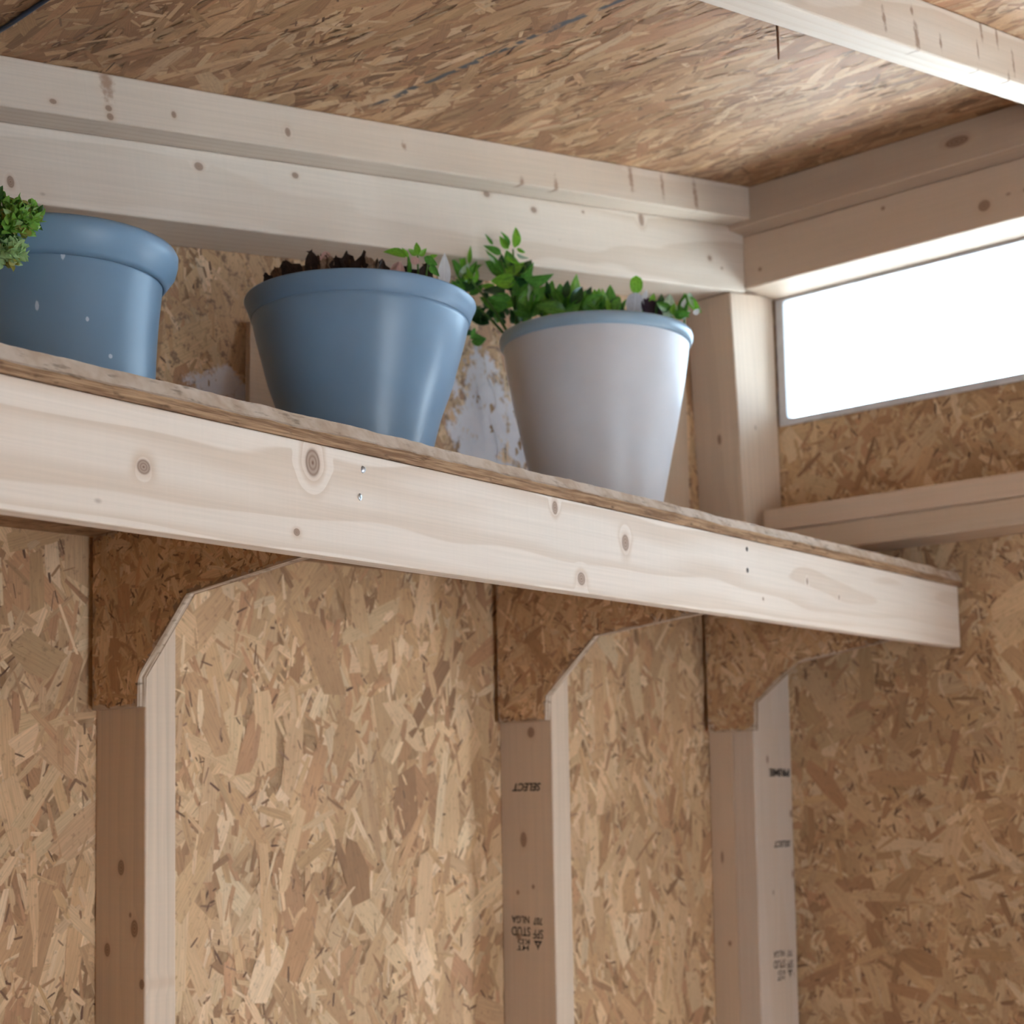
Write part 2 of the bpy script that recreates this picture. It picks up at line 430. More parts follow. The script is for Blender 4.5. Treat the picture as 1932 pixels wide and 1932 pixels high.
# window: thin grey frame with rounded inner corners and its pane
def rounded(y0, y1, z0, z1, r, n=6):
    P = []
    for cy, cz, a0 in ((y0 - r, z0 + r, -90), (y0 - r, z1 - r, 0), (y1 + r, z1 - r, 90), (y1 + r, z0 + r, 180)):
        for i in range(n + 1):
            a = math.radians(a0 + 90 * i / n)
            P.append((cy + r * math.cos(a), cz + r * math.sin(a)))
    return P
inner = rounded(WIN_Y0, WIN_Y1, WIN_Z0, WIN_Z1, 0.006)
outer = []
for (y, z) in inner:
    outer.append((-0.0885 if y > -0.8 else -1.613, WZ0 if z < 0.58 else 0.6847))
V, F = [], []
n = len(inner)
for x in (XE - 0.004, XE + 0.014):
    V += [(x, y, z) for y, z in outer] + [(x, y, z) for y, z in inner]
for i in range(n):
    j = (i + 1) % n
    F += [(i, j, n + j, n + i), (2 * n + i, 3 * n + i, 3 * n + j, 2 * n + j), (n + i, n + j, 3 * n + j, 3 * n + i), (i, 2 * n + i, 2 * n + j, j)]
bmw = bmesh.new()
vs = [bmw.verts.new(v) for v in V]
for f in F:
    if len({tuple(round(c, 5) for c in V[i]) for i in f}) >= 3:
        bmw.faces.new([vs[i] for i in f])
bmesh.ops.remove_doubles(bmw, verts=bmw.verts, dist=1e-5)
window = tag(bpy.data.objects.new('window_1', None), kind='structure'); COL.objects.link(window)
link('frame', bm_mesh('frame', bmw), plain('grey_aluminium', (0.60, 0.60, 0.62), 0.45, 0.5, 0.0), window)
Np = NT('window_glass')
tr = Np.n('ShaderNodeBsdfTransparent'); tr.inputs[0].default_value = (0.95, 0.97, 0.96, 1)
gl = Np.n('ShaderNodeBsdfGlossy'); gl.inputs['Roughness'].default_value = 0.02
mx = Np.n('ShaderNodeMixShader'); fr = Np.n('ShaderNodeFresnel'); fr.inputs[0].default_value = 1.45
Np.t.links.new(fr.outputs[0], mx.inputs[0]); Np.t.links.new(tr.outputs[0], mx.inputs[1]); Np.t.links.new(gl.outputs[0], mx.inputs[2])
Np.t.links.new(mx.outputs[0], Np.t.nodes['Material Output'].inputs['Surface'])
link('pane', box_mesh('pane', XE + 0.004, XE + 0.008, WIN_Y1 - 0.004, WIN_Y0 + 0.004, WIN_Z0 - 0.004, WIN_Z1 + 0.003), Np.m, window)

# ------------------------------------------------------------------ framing lumber
STUDS = 'studs of the side wall below the shelf'
ZB = 0.1835                                    # underside of the shelf panel
def shelf_dz(x): return 0.004 * (x + 0.4)
def stud(name, x0, y_front, zt, mat, label, wid=0.038, lean=0.0, cat='stud', y_back=-0.0014, zb=-1.5, group=None):
    ex = Vector((lean, 0, 1)).normalized()
    group = group or STUDS
    M = frame((x0 + lean * zb, y_back, zb), ex, (0, -1, 0))
    return board(name, M, (zt - zb) / ex.z, abs(y_front - y_back), wid, mat, label, cat, group)
s1 = stud('wall_stud', 0.0, -0.0885, ZB + shelf_dz(0), pine('pine_stud_left', [(1.3375, 0.0458, 0.008, 0.0055), (1.2767, 0.0692, 0.009, 0.006), (1.2533, 0.0221, 0.007, 0.005), (1.222, 0.0821, 0.005, 0.004), (1.29, 0.062, 0.0025, 0.002)], seed=1.0, pith=(0.2, 0.2), ring=0.011, early=(0.66, 0.51, 0.38)),
          'leftmost pine wall stud, no lettering, under the wider left end of the shelf')
s2 = stud('wall_stud', 0.6296, -0.0925, ZB + shelf_dz(0.63), pine('pine_stud_middle', [(1.4838, 0.0555, 0.007, 0.006), (1.3438, 0.0395, 0.010, 0.0055), (1.275, 0.028, 0.003, 0.0025), (1.283, 0.055, 0.0028, 0.0025), (1.218, 0.028, 0.004, 0.004)], seed=2.3, pith=(0.25, 0.1), ring=0.011, early=(0.62, 0.48, 0.36)),
          'middle pine wall stud, its shaded side stamped SELECT above a grade mark', wid=0.036, lean=0.006)
s3a = stud('wall_stud', 1.1115, -0.0462, ZB + shelf_dz(1.1), pine('pine_corner_inner', [(1.3, 0.02, 0.009, 0.0025), (1.17, 0.03, 0.004, 0.003)], seed=3.7, pith=(0.0, -0.2), ring=0.012, early=(0.62, 0.47, 0.34)),
           'inner ply of the doubled corner stud, behind the lettered ply, against the wall sheet', wid=0.1025, lean=0.012)
M3 = frame((1.1115 + 0.012 * -1.5, -0.085, -1.5), (0.012, 0, 1), (1, 0, 0))
s3b = board('wall_stud', M3, ZB + shelf_dz(1.1) + 1.5, 0.1035, 0.0385, pine('pine_corner_front', [(1.4487, 0.036, 0.006, 0.003), (1.365, 0.099, 0.006, 0.005), (1.272, 0.098, 0.006, 0.003), (1.15, 0.04, 0.002, 0.0015)], seed=4.4, pith=(0.05, 0.15), ring=0.010, early=(0.60, 0.49, 0.40)),
            'front ply of the doubled corner stud, broad pale face with three upside-down stamps', 'stud', STUDS)
post_m = pine('pine_corner_post', [(0.2335, 0.047, 0.008, 0.0035)], seed=5.2, pith=(0.0, -0.2), ring=0.011, early=(0.66, 0.52, 0.40))
exp_ = Vector((-0.055, 0, 1)).normalized()
PZ0 = 0.2075 + shelf_dz(1.1)
Mp = frame((1.1125, -0.0012, PZ0), exp_, (0, -1, 0))
bmx = bmesh.new()
zt = lambda x: 0.5137 + 0.147 * x - 0.0008
LP = 0.52
pa = [(0, 0, 0), (0, 0.0845, 0), (0, 0.0845, 0.1015), (0, 0, 0.1015)]
pb = [((zt(1.088) - PZ0), 0, 0), ((zt(1.088) - PZ0), 0.0845, 0), ((zt(1.09) - PZ0) + 0.012, 0.0845, 0.122), ((zt(1.09) - PZ0) + 0.012, 0, 0.122)]
post = link('corner_post', prism('corner_post', pa, pb, 0.0018), post_m)
post.matrix_world = Mp
tag(post, 'square pine corner post standing on the shelf beside the window, brightly lit face', 'post')

fur = board('furring_board', frame((0.963, -0.0016, 0.2105), (0, 0, 1), (1, 0, 0)), 0.436, 0.093, 0.018,
            pine('pine_furring', seed=6.1, pith=(-0.1, -0.1), ring=0.012, early=(0.58, 0.43, 0.31)),
            'flat tan board on the wall between the white pot and the corner post', 'board')
# the furring board lies against the wall sheet: thickness towards the room
fur.matrix_world = frame((0.963, -0.0196, 0.2135), (0, 0, 1), (1, 0, 0))

# side wall plate (tapered) and the rafter that lies on it
lo = lambda x: 0.5137 + 0.147 * x
mid = lambda x: 0.5957 + 0.1672 * x
X0, X1 = -1.80, 1.1255
def sloped(name, x0, x1, zlo, zhi, yf, yb, mat, label, cat, bevel=0.002):
    O = Vector((x0, yf, zlo(x0))); ex = Vector((x1 - x0, 0, zlo(x1) - zlo(x0)))
    M = frame(O, ex, (0, 0, 1)); Mi = M.inverted()
    P = [(x0, zlo(x0)), (x1, zlo(x1)), (x1, zhi(x1)), (x0, zhi(x0))]
    me = prism(name, [Mi @ Vector((x, yf, z)) for x, z in P], [Mi @ Vector((x, yb, z)) for x, z in P], bevel)
    o = link(name, me, mat); o.matrix_world = M
    return tag(o, label, cat)
def on(o, px, py, yplane, rx, ry):
    """a knot measured on the photo, in the board's own coordinates"""
    v = o_inv[o] @ Vector(at(px, py, 1, yplane)); return (v.x, v.y, rx, ry)
o_inv = {}
def local(x0, x1, zlo, yf): return frame((x0, yf, zlo(x0)), (x1 - x0, 0, zlo(x1) - zlo(x0)), (0, 0, 1)).inverted()
o_inv['plate'] = local(X0, X1, lo, -0.089)
plate = sloped('top_plate', X0, X1, lo, mid, -0.089, -0.0014,
               pine('pine_top_plate', [on('plate', *k) for k in ((375, 314, -0.089, 0.006, 0.0045), (557, 331, -0.089, 0.005, 0.0035), (918, 366, -0.089, 0.006, 0.004), (1007, 396, -0.089, 0.006, 0.004), (1100, 400, -0.089, 0.003, 0.002), (1210, 415, -0.089, 0.006, 0.009), (1339, 487, -0.089, 0.005, 0.004), (1362, 506, -0.089, 0.003, 0.002), (20, 343, -0.089, 0.004, 0.006))],
                    seed=7.7, pith=(0.02, 0.25), ring=0.014, early=(0.72, 0.62, 0.525)),
               'wide sloping pine plate along the side wall just above the flowerpots', 'beam')
o_inv['raf'] = local(X0, 1.086, mid, -0.129)
raf = sloped('edge_rafter', X0, 1.0855, lambda x: mid(x) + 0.0004, lambda x: ceil_z(x) - 0.0014, -0.129, -0.0014,
             pine('pine_edge_rafter', [on('raf', *k) for k in ((100, 192, -0.129, 0.004, 0.0025), (205, 205, -0.129, 0.004, 0.003), (208, 221, -0.129, 0.004, 0.0035), (328, 217, -0.129, 0.003, 0.0035), (543, 250, -0.129, 0.004, 0.005))],
                  [on('raf', *k) for k in ((201, 158, -0.129, 0.010, 0.024), (985, 345, -0.129, 0.006, 0.010), (1050, 357, -0.129, 0.006, 0.022), (1190, 335, -0.129, 0.007, 0.028), (1250, 352, -0.129, 0.005, 0.026), (1312, 370, -0.129, 0.007, 0.032), (762, 276, -0.129, 0.005, 0.007))],
                  seed=8.3, pith=(0.02, 0.2), ring=0.012, early=(0.67, 0.56, 0.46)),
             'narrow sloping pine rafter tight under the roof sheet, resting on the wide plate', 'rafter')
o_inv['raf2'] = local(X0, 1.0855, lambda x: 0.588 + CSL * x, -0.70)
st2 = []
for px, py, rx, ry in ((1668, 35, 0.005, 0.016), (1730, 70, 0.007, 0.022), (1775, 80, 0.004, 0.012), (1850, 50, 0.005, 0.022), (1880, 65, 0.004, 0.02), (1848, 145, 0.004, 0.014), (1912, 120, 0.004, 0.02), (1905, 155, 0.004, 0.016), (1720, 20, 0.004, 0.008), (1845, 95, 0.003, 0.014)):
    st2.append(on('raf2', px, py, -0.70, rx, ry))
raf2 = sloped('roof_rafter', X0, 1.0855, lambda x: 0.588 + CSL * x, lambda x: ceil_z(x) - 0.0014, -0.70, -0.662,
              pine('pine_roof_rafter', [], st2, seed=9.1, pith=(0.02, 0.3), ring=0.012, early=(0.74, 0.66, 0.57)),
              'free-hanging pine rafter crossing the upper right corner, bright white underside', 'rafter')
# end wall: rim board over the header, then two flat boards under the window
YR = -2.6
def endboard(name, xf, xb, z0, z1, y_left, mat, label, cat):
    M = frame((xf, y_left, z0), (0, -1, 0), (0, 0, 1))
    o = link(name, box_mesh(name, 0, y_left - YR, 0, z1 - z0, -(xb - xf), 0, 0.002), mat); o.matrix_world = M
    return tag(o, label, cat, 'flat boards under the window' if name == 'sill_board' else None)
E0 = lambda y, z, yl, z0, rx, ry: (yl - y, z - z0, rx, ry)
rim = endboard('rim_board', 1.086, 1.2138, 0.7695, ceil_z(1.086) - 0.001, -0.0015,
               pine('pine_rim_board', [E0(-0.475, 0.802, -0.0015, 0.7695, 0.018, 0.007)], seed=10.0, pith=(0.0, 0.2), ring=0.013, early=(0.50, 0.38, 0.29)),  # wood tint darkened to add to the shade on this board
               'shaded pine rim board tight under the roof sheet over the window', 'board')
header = endboard('window_header', 1.126, 1.2138, 0.6852, 0.7688, -0.0015,
                  pine('pine_window_header', [E0(-0.3341, 0.7521, -0.0015, 0.6852, 0.003, 0.003), E0(-0.1171, 0.7101, -0.0015, 0.6852, 0.003, 0.003), E0(-0.4922, 0.715, -0.0015, 0.6852, 0.009, 0.008), E0(-0.555, 0.722, -0.0015, 0.6852, 0.004, 0.004)],
                       seed=11.0, pith=(0.0, 0.2), ring=0.016, early=(0.62, 0.48, 0.37)),
                  'pine header directly over the bright window, dark round knot at right', 'beam')
SL = -0.1062
sill1 = endboard('sill_board', 1.126, 1.2125, 0.2962, 0.3303, SL, pine('pine_sill_upper', seed=12.0, pith=(0.0, -0.1), ring=0.007, early=(0.62, 0.46, 0.34)),
                 'upper of the two flat pine boards crossing the end wall under the window', 'board')
sill2 = endboard('sill_board', 1.1285, 1.2125, 0.2575, 0.2955, SL - 0.002, pine('pine_sill_lower', seed=13.0, pith=(0.0, -0.1), ring=0.009, early=(0.58, 0.43, 0.31)),
                 'lower of the two flat pine boards crossing the end wall under the window', 'board')

# ------------------------------------------------------------------ lumber stamps
M_ink = plain('black_stamp_ink', (0.035, 0.032, 0.03), 0.8, 0.1, var=0.4, scale=500)
def stamp_text(txt, parent, x0, y0, height, width, z, shear=0.0, bold=0.0, name='stamp_word'):
    """upside-down print: letters run towards -y, their tops towards -x of the board; (x0, y0) is the corner where the word starts"""
    cu = bpy.data.curves.new(name, 'FONT'); cu.body = txt; cu.size = 1.0; cu.shear = shear; cu.offset = bold + 0.012
    cu.resolution_u = 3
    t = bpy.data.objects.new(name, cu); COL.objects.link(t)
    dg = bpy.context.evaluated_depsgraph_get()
    me = bpy.data.meshes.new_from_object(t.evaluated_get(dg))
    bpy.data.objects.remove(t); bpy.data.curves.remove(cu)
    nv = len(me.vertices)
    co = np.empty(nv * 3, np.float32); me.vertices.foreach_get('co', co); co = co.reshape(-1, 3)
    mn, mx_ = co.min(0), co.max(0)
    tx = (co[:, 0] - mn[0]) / (mx_[0] - mn[0]) * width; ty = (co[:, 1] - mn[1]) / (mx_[1] - mn[1]) * height
    out = np.stack([x0 - ty, y0 - tx, np.full(nv, z)], 1).astype(np.float32)
    me.vertices.foreach_set('co', out.ravel()); me.update()
    me.materials.clear()
    return link(name, me, M_ink, parent)
def stamp_logo(parent, x0, y0, h, w, z):
    V = [(x0, y0, z), (x0, y0 - w, z), (x0 - h * 0.6, y0 - w * 0.62, z), (x0 - h, y0 - w * 0.5, z), (x0 - h * 0.6, y0 - w * 0.38, z),
         (x0 - h * 0.2, y0 - w * 0.30, z), (x0 - h * 0.2, y0 - w * 0.70, z), (x0 - h * 0.5, y0 - w * 0.5, z)]
    return link('stamp_emblem', mesh('stamp_emblem', V, [(0, 5, 4), (4, 5, 7), (4, 7, 3), (3, 7, 2), (7, 6, 2), (6, 1, 2), (0, 1, 6, 5)]), M_ink, parent)
Z2 = -0.0003
# middle stud: local x = z + 1.5, local y = distance from the wall
stamp_text('SELECT', s2, 1.4178, 0.0715, 0.0108, 0.0505, Z2, 0.25, 0.012)
def grade(parent, xt, yl, k, z):
    """xt: top of the block, yl: its left end; k scales the width"""
    stamp_text('NLGA', parent, xt, yl + 0.031 * k, 0.0095, 0.031 * k, z, 0, 0.006)
    stamp_text('707', parent, xt - 0.0012, yl + 0.0535 * k, 0.0095, 0.0155 * k, z)
    stamp_text('STUD', parent, xt - 0.0140, yl + 0.0325 * k, 0.0120, 0.033 * k, z, 0, 0.004)
    stamp_text('SPF', parent, xt - 0.0165, yl + 0.0545 * k, 0.0120, 0.0175 * k, z)
    stamp_text('KD', parent, xt - 0.0298, yl + 0.031 * k, 0.0065, 0.021 * k, z)
    stamp_text('HT', parent, xt - 0.0375, yl + 0.029 * k, 0.0070, 0.021 * k, z)
    stamp_logo(parent, xt - 0.0310, yl + 0.0525 * k, 0.0125, 0.0145 * k, z)
# with letters upside down the row printed last is uppermost on the stud
grade(s2, 1.2448, 0.0165, 1.0, Z2)
# corner stud front ply: local y runs to the right
stamp_text('PRIME', s3b, 1.4345, 0.0960, 0.0120, 0.056, Z2, 0, 0.03)
stamp_text('SELECT', s3b, 1.3240, 0.0935, 0.0100, 0.047, Z2, 0.25, 0.012)
grade(s3b, 1.1580, 0.0370, 0.98, Z2)

# ------------------------------------------------------------------ shelf, fascia and brackets
def yF(x): return -0.5398 + 0.09426 * (x + 0.4)            # the shelf narrows towards the window
M_br_face = strand_mat('osb_strands_bracket')
M_br_edge = osb_edge('osb_cut_edge', (0.62, 0.50, 0.39), (0.30, 0.20, 0.13), (300, 9, 9))
def bracket(xs, prof, label):
    """plywood-like gusset on the near side of a stud; prof = list of (y, z)"""
    t = 0.011
    yi = yF(xs) + 0.0200
    zt_ = ZB + shelf_dz(xs) - 0.0006
    (y3, z3), (y2, z2) = prof[-1], prof[-2]
    zf = z3 + (z3 - z2) / (y3 - y2) * (yi - y3)
    P = [(-0.0105, prof[0][1])] + prof + [(yi, zf), (yi, zt_), (-0.0105, zt_)]
    root = link('shelf_bracket', prism('shelf_bracket', [(xs - t, y, z) for y, z in P], [(xs - 0.0006, y, z) for y, z in P], 0.0006, 1), M_br_edge)
    tag(root, label, 'bracket', 'strand board brackets under the shelf')
    poly = np.array(P)
    y_min, z_min = poly[:, 0].min(), poly[:, 1].min()
    def inside(pu, pv):
        py, pz = pu + y_min, pv + z_min
        ok = np.ones(pu.shape, bool)
        res = np.zeros(pu.shape, bool)
        n = len(P)
        for i in range(n):
            (ya, za), (yb, zb) = P[i], P[(i + 1) % n]
            if abs(zb - za) < 1e-9: continue
            c = ((za > pz) != (zb > pz)) & (py < (yb - ya) * (pz - za) / (zb - za) + ya)
            res ^= c
        return res.all(axis=1)
    strands('wood_strands', root, (xs - t, y_min, z_min), (0, 1, 0), (0, 0, 1), (-1, 0, 0), -y_min, zt_ - z_min,
            (700, 5000, 3500), ((0.04, 0.09), (0.014, 0.045), (0.006, 0.016)), ((0.010, 0.026), (0.004, 0.012), (0.0012, 0.0034)),
            (W_BIG, W_MID, W_SLV), M_br_face, ang=((PI / 2, 0.9), (PI / 2, None), (0, None)), seed=int(20 + xs * 10), inside=inside, zr=(0.0001, 0.0006), gain=1.02)
    return root
bracket(-0.0004, [(-0.0908, 0.0), (-0.0908, 0.030), (-0.1717, 0.108), (-0.350, 0.125)], 'leftmost strand board shelf bracket with rounded arch edge, most of its face in view')
bracket(0.6280, [(-0.0930, -0.002), (-0.0950, 0.029), (-0.1792, 0.1017), (-0.3473, 0.1159)], 'middle strand board shelf bracket above the stamped stud side')
bracket(1.1085, [(-0.0960, -0.0085), (-0.0975, 0.034), (-0.1720, 0.089), (-0.3165, 0.1086)], 'rightmost strand board shelf bracket, on the corner stud by the end wall')

# fascia: local x along the board, local y up
fx0, fx1 = -0.95, 1.196
fO = (fx0, yF(fx0), 0.0943 + shelf_dz(fx0))
fM = frame(fO, (1, 0.09426, 0.004), (0, 0, 1)); fI = fM.inverted()
def atf(px, py):
    d = CF + (px - PPX) / FPX * CR - (py - PPY) / FPX * CU
    nrm = np.array([-0.09426, 1, 0]); k = -0.5398 + 0.09426 * 0.4
    P = CAM + d * ((k - nrm @ CAM) / (nrm @ d)); return fI @ Vector(P)
fk = []
for px, py, rx, ry in ((271, 881, 0.0062, 0.0055), (590, 873, 0.0085, 0.0115), (1047, 958, 0.0045, 0.0065), (1180, 1024, 0.0065, 0.0085), (1097, 1092, 0.0065, 0.0065), (560, 1004, 0.0035, 0.0030), (1523, 1097, 0.0025, 0.004), (1583, 1127, 0.002, 0.003), (1440, 1130, 0.002, 0.002)):
    v = atf(px, py); fk.append((v.x, v.y, rx, ry))
fascia = board('fascia_board', fM, (fx1 - fx0) * 1.0045, 0.0888, 0.019,
               pine('pine_fascia', fk, seed=14.5, pith=(0.055, -0.10), ring=0.0075, early=(0.74, 0.65, 0.565), late=(0.58, 0.455, 0.35), contrast=1.0),
               'long pale knotty pine board along the front edge of the shelf', 'board', bevel=0.0015)
# the board's thickness goes to the room in its own frame: turn it so its front face is local z = 0
fascia.data.transform(Matrix.Translation((0, 0, -0.019)))
M_steel = plain('galvanised_nail', (0.50, 0.53, 0.56), 0.35, 0.5, 0.85, 0.2, 900)
M_rust = plain('rusty_nail', (0.26, 0.12, 0.06), 0.7, 0.3, 0.3, 0.3, 600)
M_darkn = plain('dark_nail', (0.10, 0.09, 0.085), 0.55, 0.4, 0.6, 0.2, 600)
def nail_head(v, r, m, parent, tilt=0.0):
    bm = bmesh.new()
    bmesh.ops.create_uvsphere(bm, u_segments=12, v_segments=6, radius=1)
    for w in bm.verts:
        w.co = Vector((w.co.x * r * 0.8, w.co.y * r, w.co.z * 0.0009 + tilt * w.co.x * 0.0012))
    o = link('nail_head', bm_mesh('nail_head', bm, True), m, parent)
    o.matrix_local = Matrix.Translation((v.x, v.y, 0.0003))
    return o
for px, py, r, m, tl in ((684, 886, 0.0030, M_steel, 1.0), (679, 938, 0.0030, M_steel, 0.0), (1409, 1036, 0.0028, M_darkn, 0.0), (1410, 1076, 0.0030, M_darkn, 0.0)):
    nail_head(atf(px, py), r, m, fascia, tl)

# shelf panel: a sheet with a worn, rounded front lip over a dark raw edge
M_lip = osb_edge('osb_worn_lip', (0.60, 0.50, 0.41), (0.46, 0.35, 0.26), (30, 30, 30))
M_raw = osb_edge('osb_raw_edge', (0.40, 0.25, 0.145), (0.20, 0.11, 0.06), (16, 16, 380))
nx = 340
xs_ = np.linspace(-0.95, 1.2135, nx)
g2 = np.random.default_rng(5)
def sm(n, k):
    a = g2.normal(0, 1, n); return np.convolve(a, np.ones(k) / k, 'same') * math.sqrt(k)
rag = sm(nx, 5) * 0.0005 + sm(nx, 23) * 0.0006
rag2 = sm(nx, 3) * 0.0005
V, F, MI = [], [], []
for i, x in enumerate(xs_):
    f0 = yF(x) - 0.0006; z0 = ZB + shelf_dz(x); lower = 0.0094 + 0.0012 * math.sin(x * 4.0)
    V += [(x, -0.0014, z0), (x, f0, z0), (x, f0 - 0.0012 + rag2[i], z0 + lower * 0.5), (x, f0 - 0.0010 + rag2[i] * 0.6, z0 + lower + rag[i] * 0.7),
          (x, f0 + 0.0014, z0 + lower + 0.0022 + rag[i] * 0.6), (x, f0 + 0.0075, z0 + 0.0222 + rag[i] * 0.7), (x, f0 + 0.016, z0 + 0.0235), (x, -0.0014, z0 + 0.0235)]
k = 8
for i in range(nx - 1):
    for j in range(k):
        a, b = i * k + j, i * k + (j + 1) % k
        F.append((a, b, b + k, a + k)); MI.append({0: 1, 1: 1, 2: 1}.get(j, 0))
F += [tuple(range(k)), tuple(range((nx - 1) * k, nx * k))[::-1]]; MI += [1, 1]
me = mesh('shelf', V, F)
bm = bmesh.new(); bm.from_mesh(me); bmesh.ops.recalc_face_normals(bm, faces=bm.faces); bm.to_mesh(me); bm.free()
shelf = link('shelf', me, M_lip); me.materials.append(M_raw)
me.polygons.foreach_set('material_index', MI)
tag(shelf, 'strand board shelf panel carrying the flowerpots, rough torn front edge', 'shelf')

# ------------------------------------------------------------------ flowerpots
def shelf_top(x): return ZB + shelf_dz(x) + 0.0235
def lathe(name, prof, seg=96, closed=False, squash=None):
    V, F = [], []
    for r, z in prof:
        for i in range(seg):
            a = 2 * PI * i / seg
            rr = r if squash is None else r * squash(a, z)
            V.append((rr * math.cos(a), rr * math.sin(a), z))
    m = len(prof)
    for j in range(m - 1):
        for i in range(seg):
            F.append((j * seg + i, j * seg + (i + 1) % seg, (j + 1) * seg + (i + 1) % seg, (j + 1) * seg + i))
    F.append(tuple(range(seg))[::-1])
    if closed: F.append(tuple(range((m - 1) * seg, m * seg)))
    return mesh(name, V, F, True)
def ring_solid(name, prof, seg=96):
    """closed ring profile (list of r, z)"""
    V, F = [], []
    m = len(prof)
    for r, z in prof:
        for i in range(seg):
            a = 2 * PI * i / seg; V.append((r * math.cos(a), r * math.sin(a), z))
    for j in range(m):
        for i in range(seg):
            q = (j + 1) % m
            F.append((j * seg + i, j * seg + (i + 1) % seg, q * seg + (i + 1) % seg, q * seg + i))
    me = mesh(name, V, F, True)
    bm = bmesh.new(); bm.from_mesh(me); bmesh.ops.recalc_face_normals(bm, faces=bm.faces); bm.to_mesh(me); bm.free()
    me.polygons.foreach_set('use_smooth', [True] * len(me.polygons))
    return me
def glaze(name, c, rough, spots=()):
    N = NT(name)
    co = N.obj()
    k = N.ramp(N.noise(co, 9.0, 3.0), 0.3, 0.7, 0.94, 1.06)
    col = N.mix(1.0, c, N.comb(k, k, k), 'MULTIPLY')
    for p, r in spots:
        d = N.vmath('LENGTH', N.vmath('MULTIPLY', N.vmath('SUBTRACT', co, p), (1 / r[0], 1 / r[0], 1 / r[1])))
        d = N.math('ADD', d, N.math('MULTIPLY', N.noise(co, 400.0), 0.5))
        col = N.mix(N.ramp(d, 0.9, 1.4, 0.7, 0.0), col, (0.66, 0.72, 0.78))
    N.base(col, rough, 0.34)
    N.bump(N.noise(co, 60.0, 2.0), 0.02, 0.001)
    return N.m
M_soil = plain('potting_soil', (0.05, 0.032, 0.022), 0.95, 0.1, var=0.6, scale=90)
def pot(x, y, body, rim, wall, m_body, m_rim, label, soil_z, tilt=(0, 0), drop=0.0085):
    """body: (r, z) outside from base to rim; z from the shelf"""
    r0 = bpy.data.objects.new('flowerpot', None); COL.objects.link(r0)
    dn = lambda P: [(r, max(z - drop, 0.0) if z > 0.03 else z) for r, z in P]
    body, rim, soil_z = dn(body), dn(rim), soil_z - drop - 0.012
    r0.location = (x, y, shelf_top(x) + 0.0005 + body[0][0] * abs(math.sin(tilt[1]))); r0.rotation_euler = (tilt[0], tilt[1], 0)
    tag(r0, label, 'flowerpot', 'flowerpots standing on the shelf')
    inner = [(max(r - wall, 0.01), max(z, 0.006)) for r, z in body[::-1]]
    bodyP = [(body[0][0] - 0.004, body[0][1])] + [(body[0][0] - 0.001, body[0][1] + 0.001)] + body[1:] + inner
    link('pot_body', lathe('pot_body', bodyP, closed=True), m_body, r0)
    link('rim', ring_solid('rim', rim), m_rim, r0)
    rs = np.interp(soil_z, [b[1] for b in body], [b[0] for b in body]) - wall - 0.0045
    sp = [(rs, soil_z - 0.02), (rs, soil_z)] + [(rs * t, soil_z + 0.006 * (1 - t * t)) for t in (0.75, 0.5, 0.25, 0.02)]
    link('soil', lathe('soil', sp, 48, closed=True), M_soil, r0)
    return r0
def smooth_profile(P, n=26):
    z = np.array([p[1] for p in P]); r = np.array([p[0] for p in P])
    zz = np.linspace(z[0], z[-1], n)
    # monotone-ish cubic through the measured radii
    d = np.gradient(r, z); out = []
    for q in zz:
        i = min(max(np.searchsorted(z, q) - 1, 0), len(z) - 2)
        h = z[i + 1] - z[i]; t = (q - z[i]) / h
        out.append(((2 * t**3 - 3 * t**2 + 1) * r[i] + (t**3 - 2 * t**2 + t) * h * d[i] + (-2 * t**3 + 3 * t**2) * r[i + 1] + (t**3 - t**2) * h * d[i + 1], q))
    return out
BLUE = (0.18, 0.285, 0.40); BLUE2 = (0.19, 0.305, 0.43)
# left pot: straight sided, broad flaring collar
Y1 = -0.25
b1 = smooth_profile([(0.0775, 0.0), (0.0815, 0.07), (0.0845, 0.125), (0.0885, 0.165), (0.0895, 0.178)])
M_pot1 = glaze('blue_grey_glaze_left', BLUE, 0.34, [((-0.0466, -0.0753, 0.1578), (0.0017, 0.0020)), ((-0.0459, -0.0750, 0.1500), (0.0020, 0.0048)), ((-0.0595, -0.0586, 0.1068), (0.0018, 0.0045)), ((-0.025, -0.0795, 0.0983), (0.0016, 0.0022)), ((-0.0036, -0.0826, 0.0700), (0.0022, 0.0022))])
pot1 = pot(-0.2055, Y1, b1, [(0.0895, 0.158), (0.0925, 0.162), (0.0995, 0.172), (0.1015, 0.180), (0.1018, 0.186), (0.1000, 0.1895), (0.0965, 0.190), (0.0935, 0.187), (0.0885, 0.172), (0.0870, 0.160)], 0.0035, M_pot1, glaze('blue_grey_glaze_left_rim', BLUE2, 0.36),
           'blue-grey round pot at the left end of the shelf, flared collar, white specks', 0.170)
# middle pot: wide bowl
Y2 = -0.24
b2 = smooth_profile([(0.058, 0.0), (0.0725, 0.050), (0.0868, 0.106), (0.0955, 0.130), (0.1030, 0.157), (0.1108, 0.186), (0.1148, 0.205)])
pot2 = pot(0.1590, Y2, b2, [(0.1140, 0.2010), (0.1152, 0.2016), (0.1168, 0.207), (0.1190, 0.213), (0.1219, 0.2196), (0.1216, 0.2210), (0.1204, 0.2214), (0.1175, 0.2180), (0.1145, 0.210), (0.1125, 0.202)], 0.003, glaze('blue_grey_glaze_bowl', (0.20, 0.31, 0.435), 0.30), glaze('blue_grey_glaze_bowl_rim', (0.18, 0.28, 0.40), 0.4),
           'wide dark blue-grey bowl-shaped pot in the middle of the shelf, withered leaves inside', 0.195, (0, math.radians(1.2)), 0.0115)
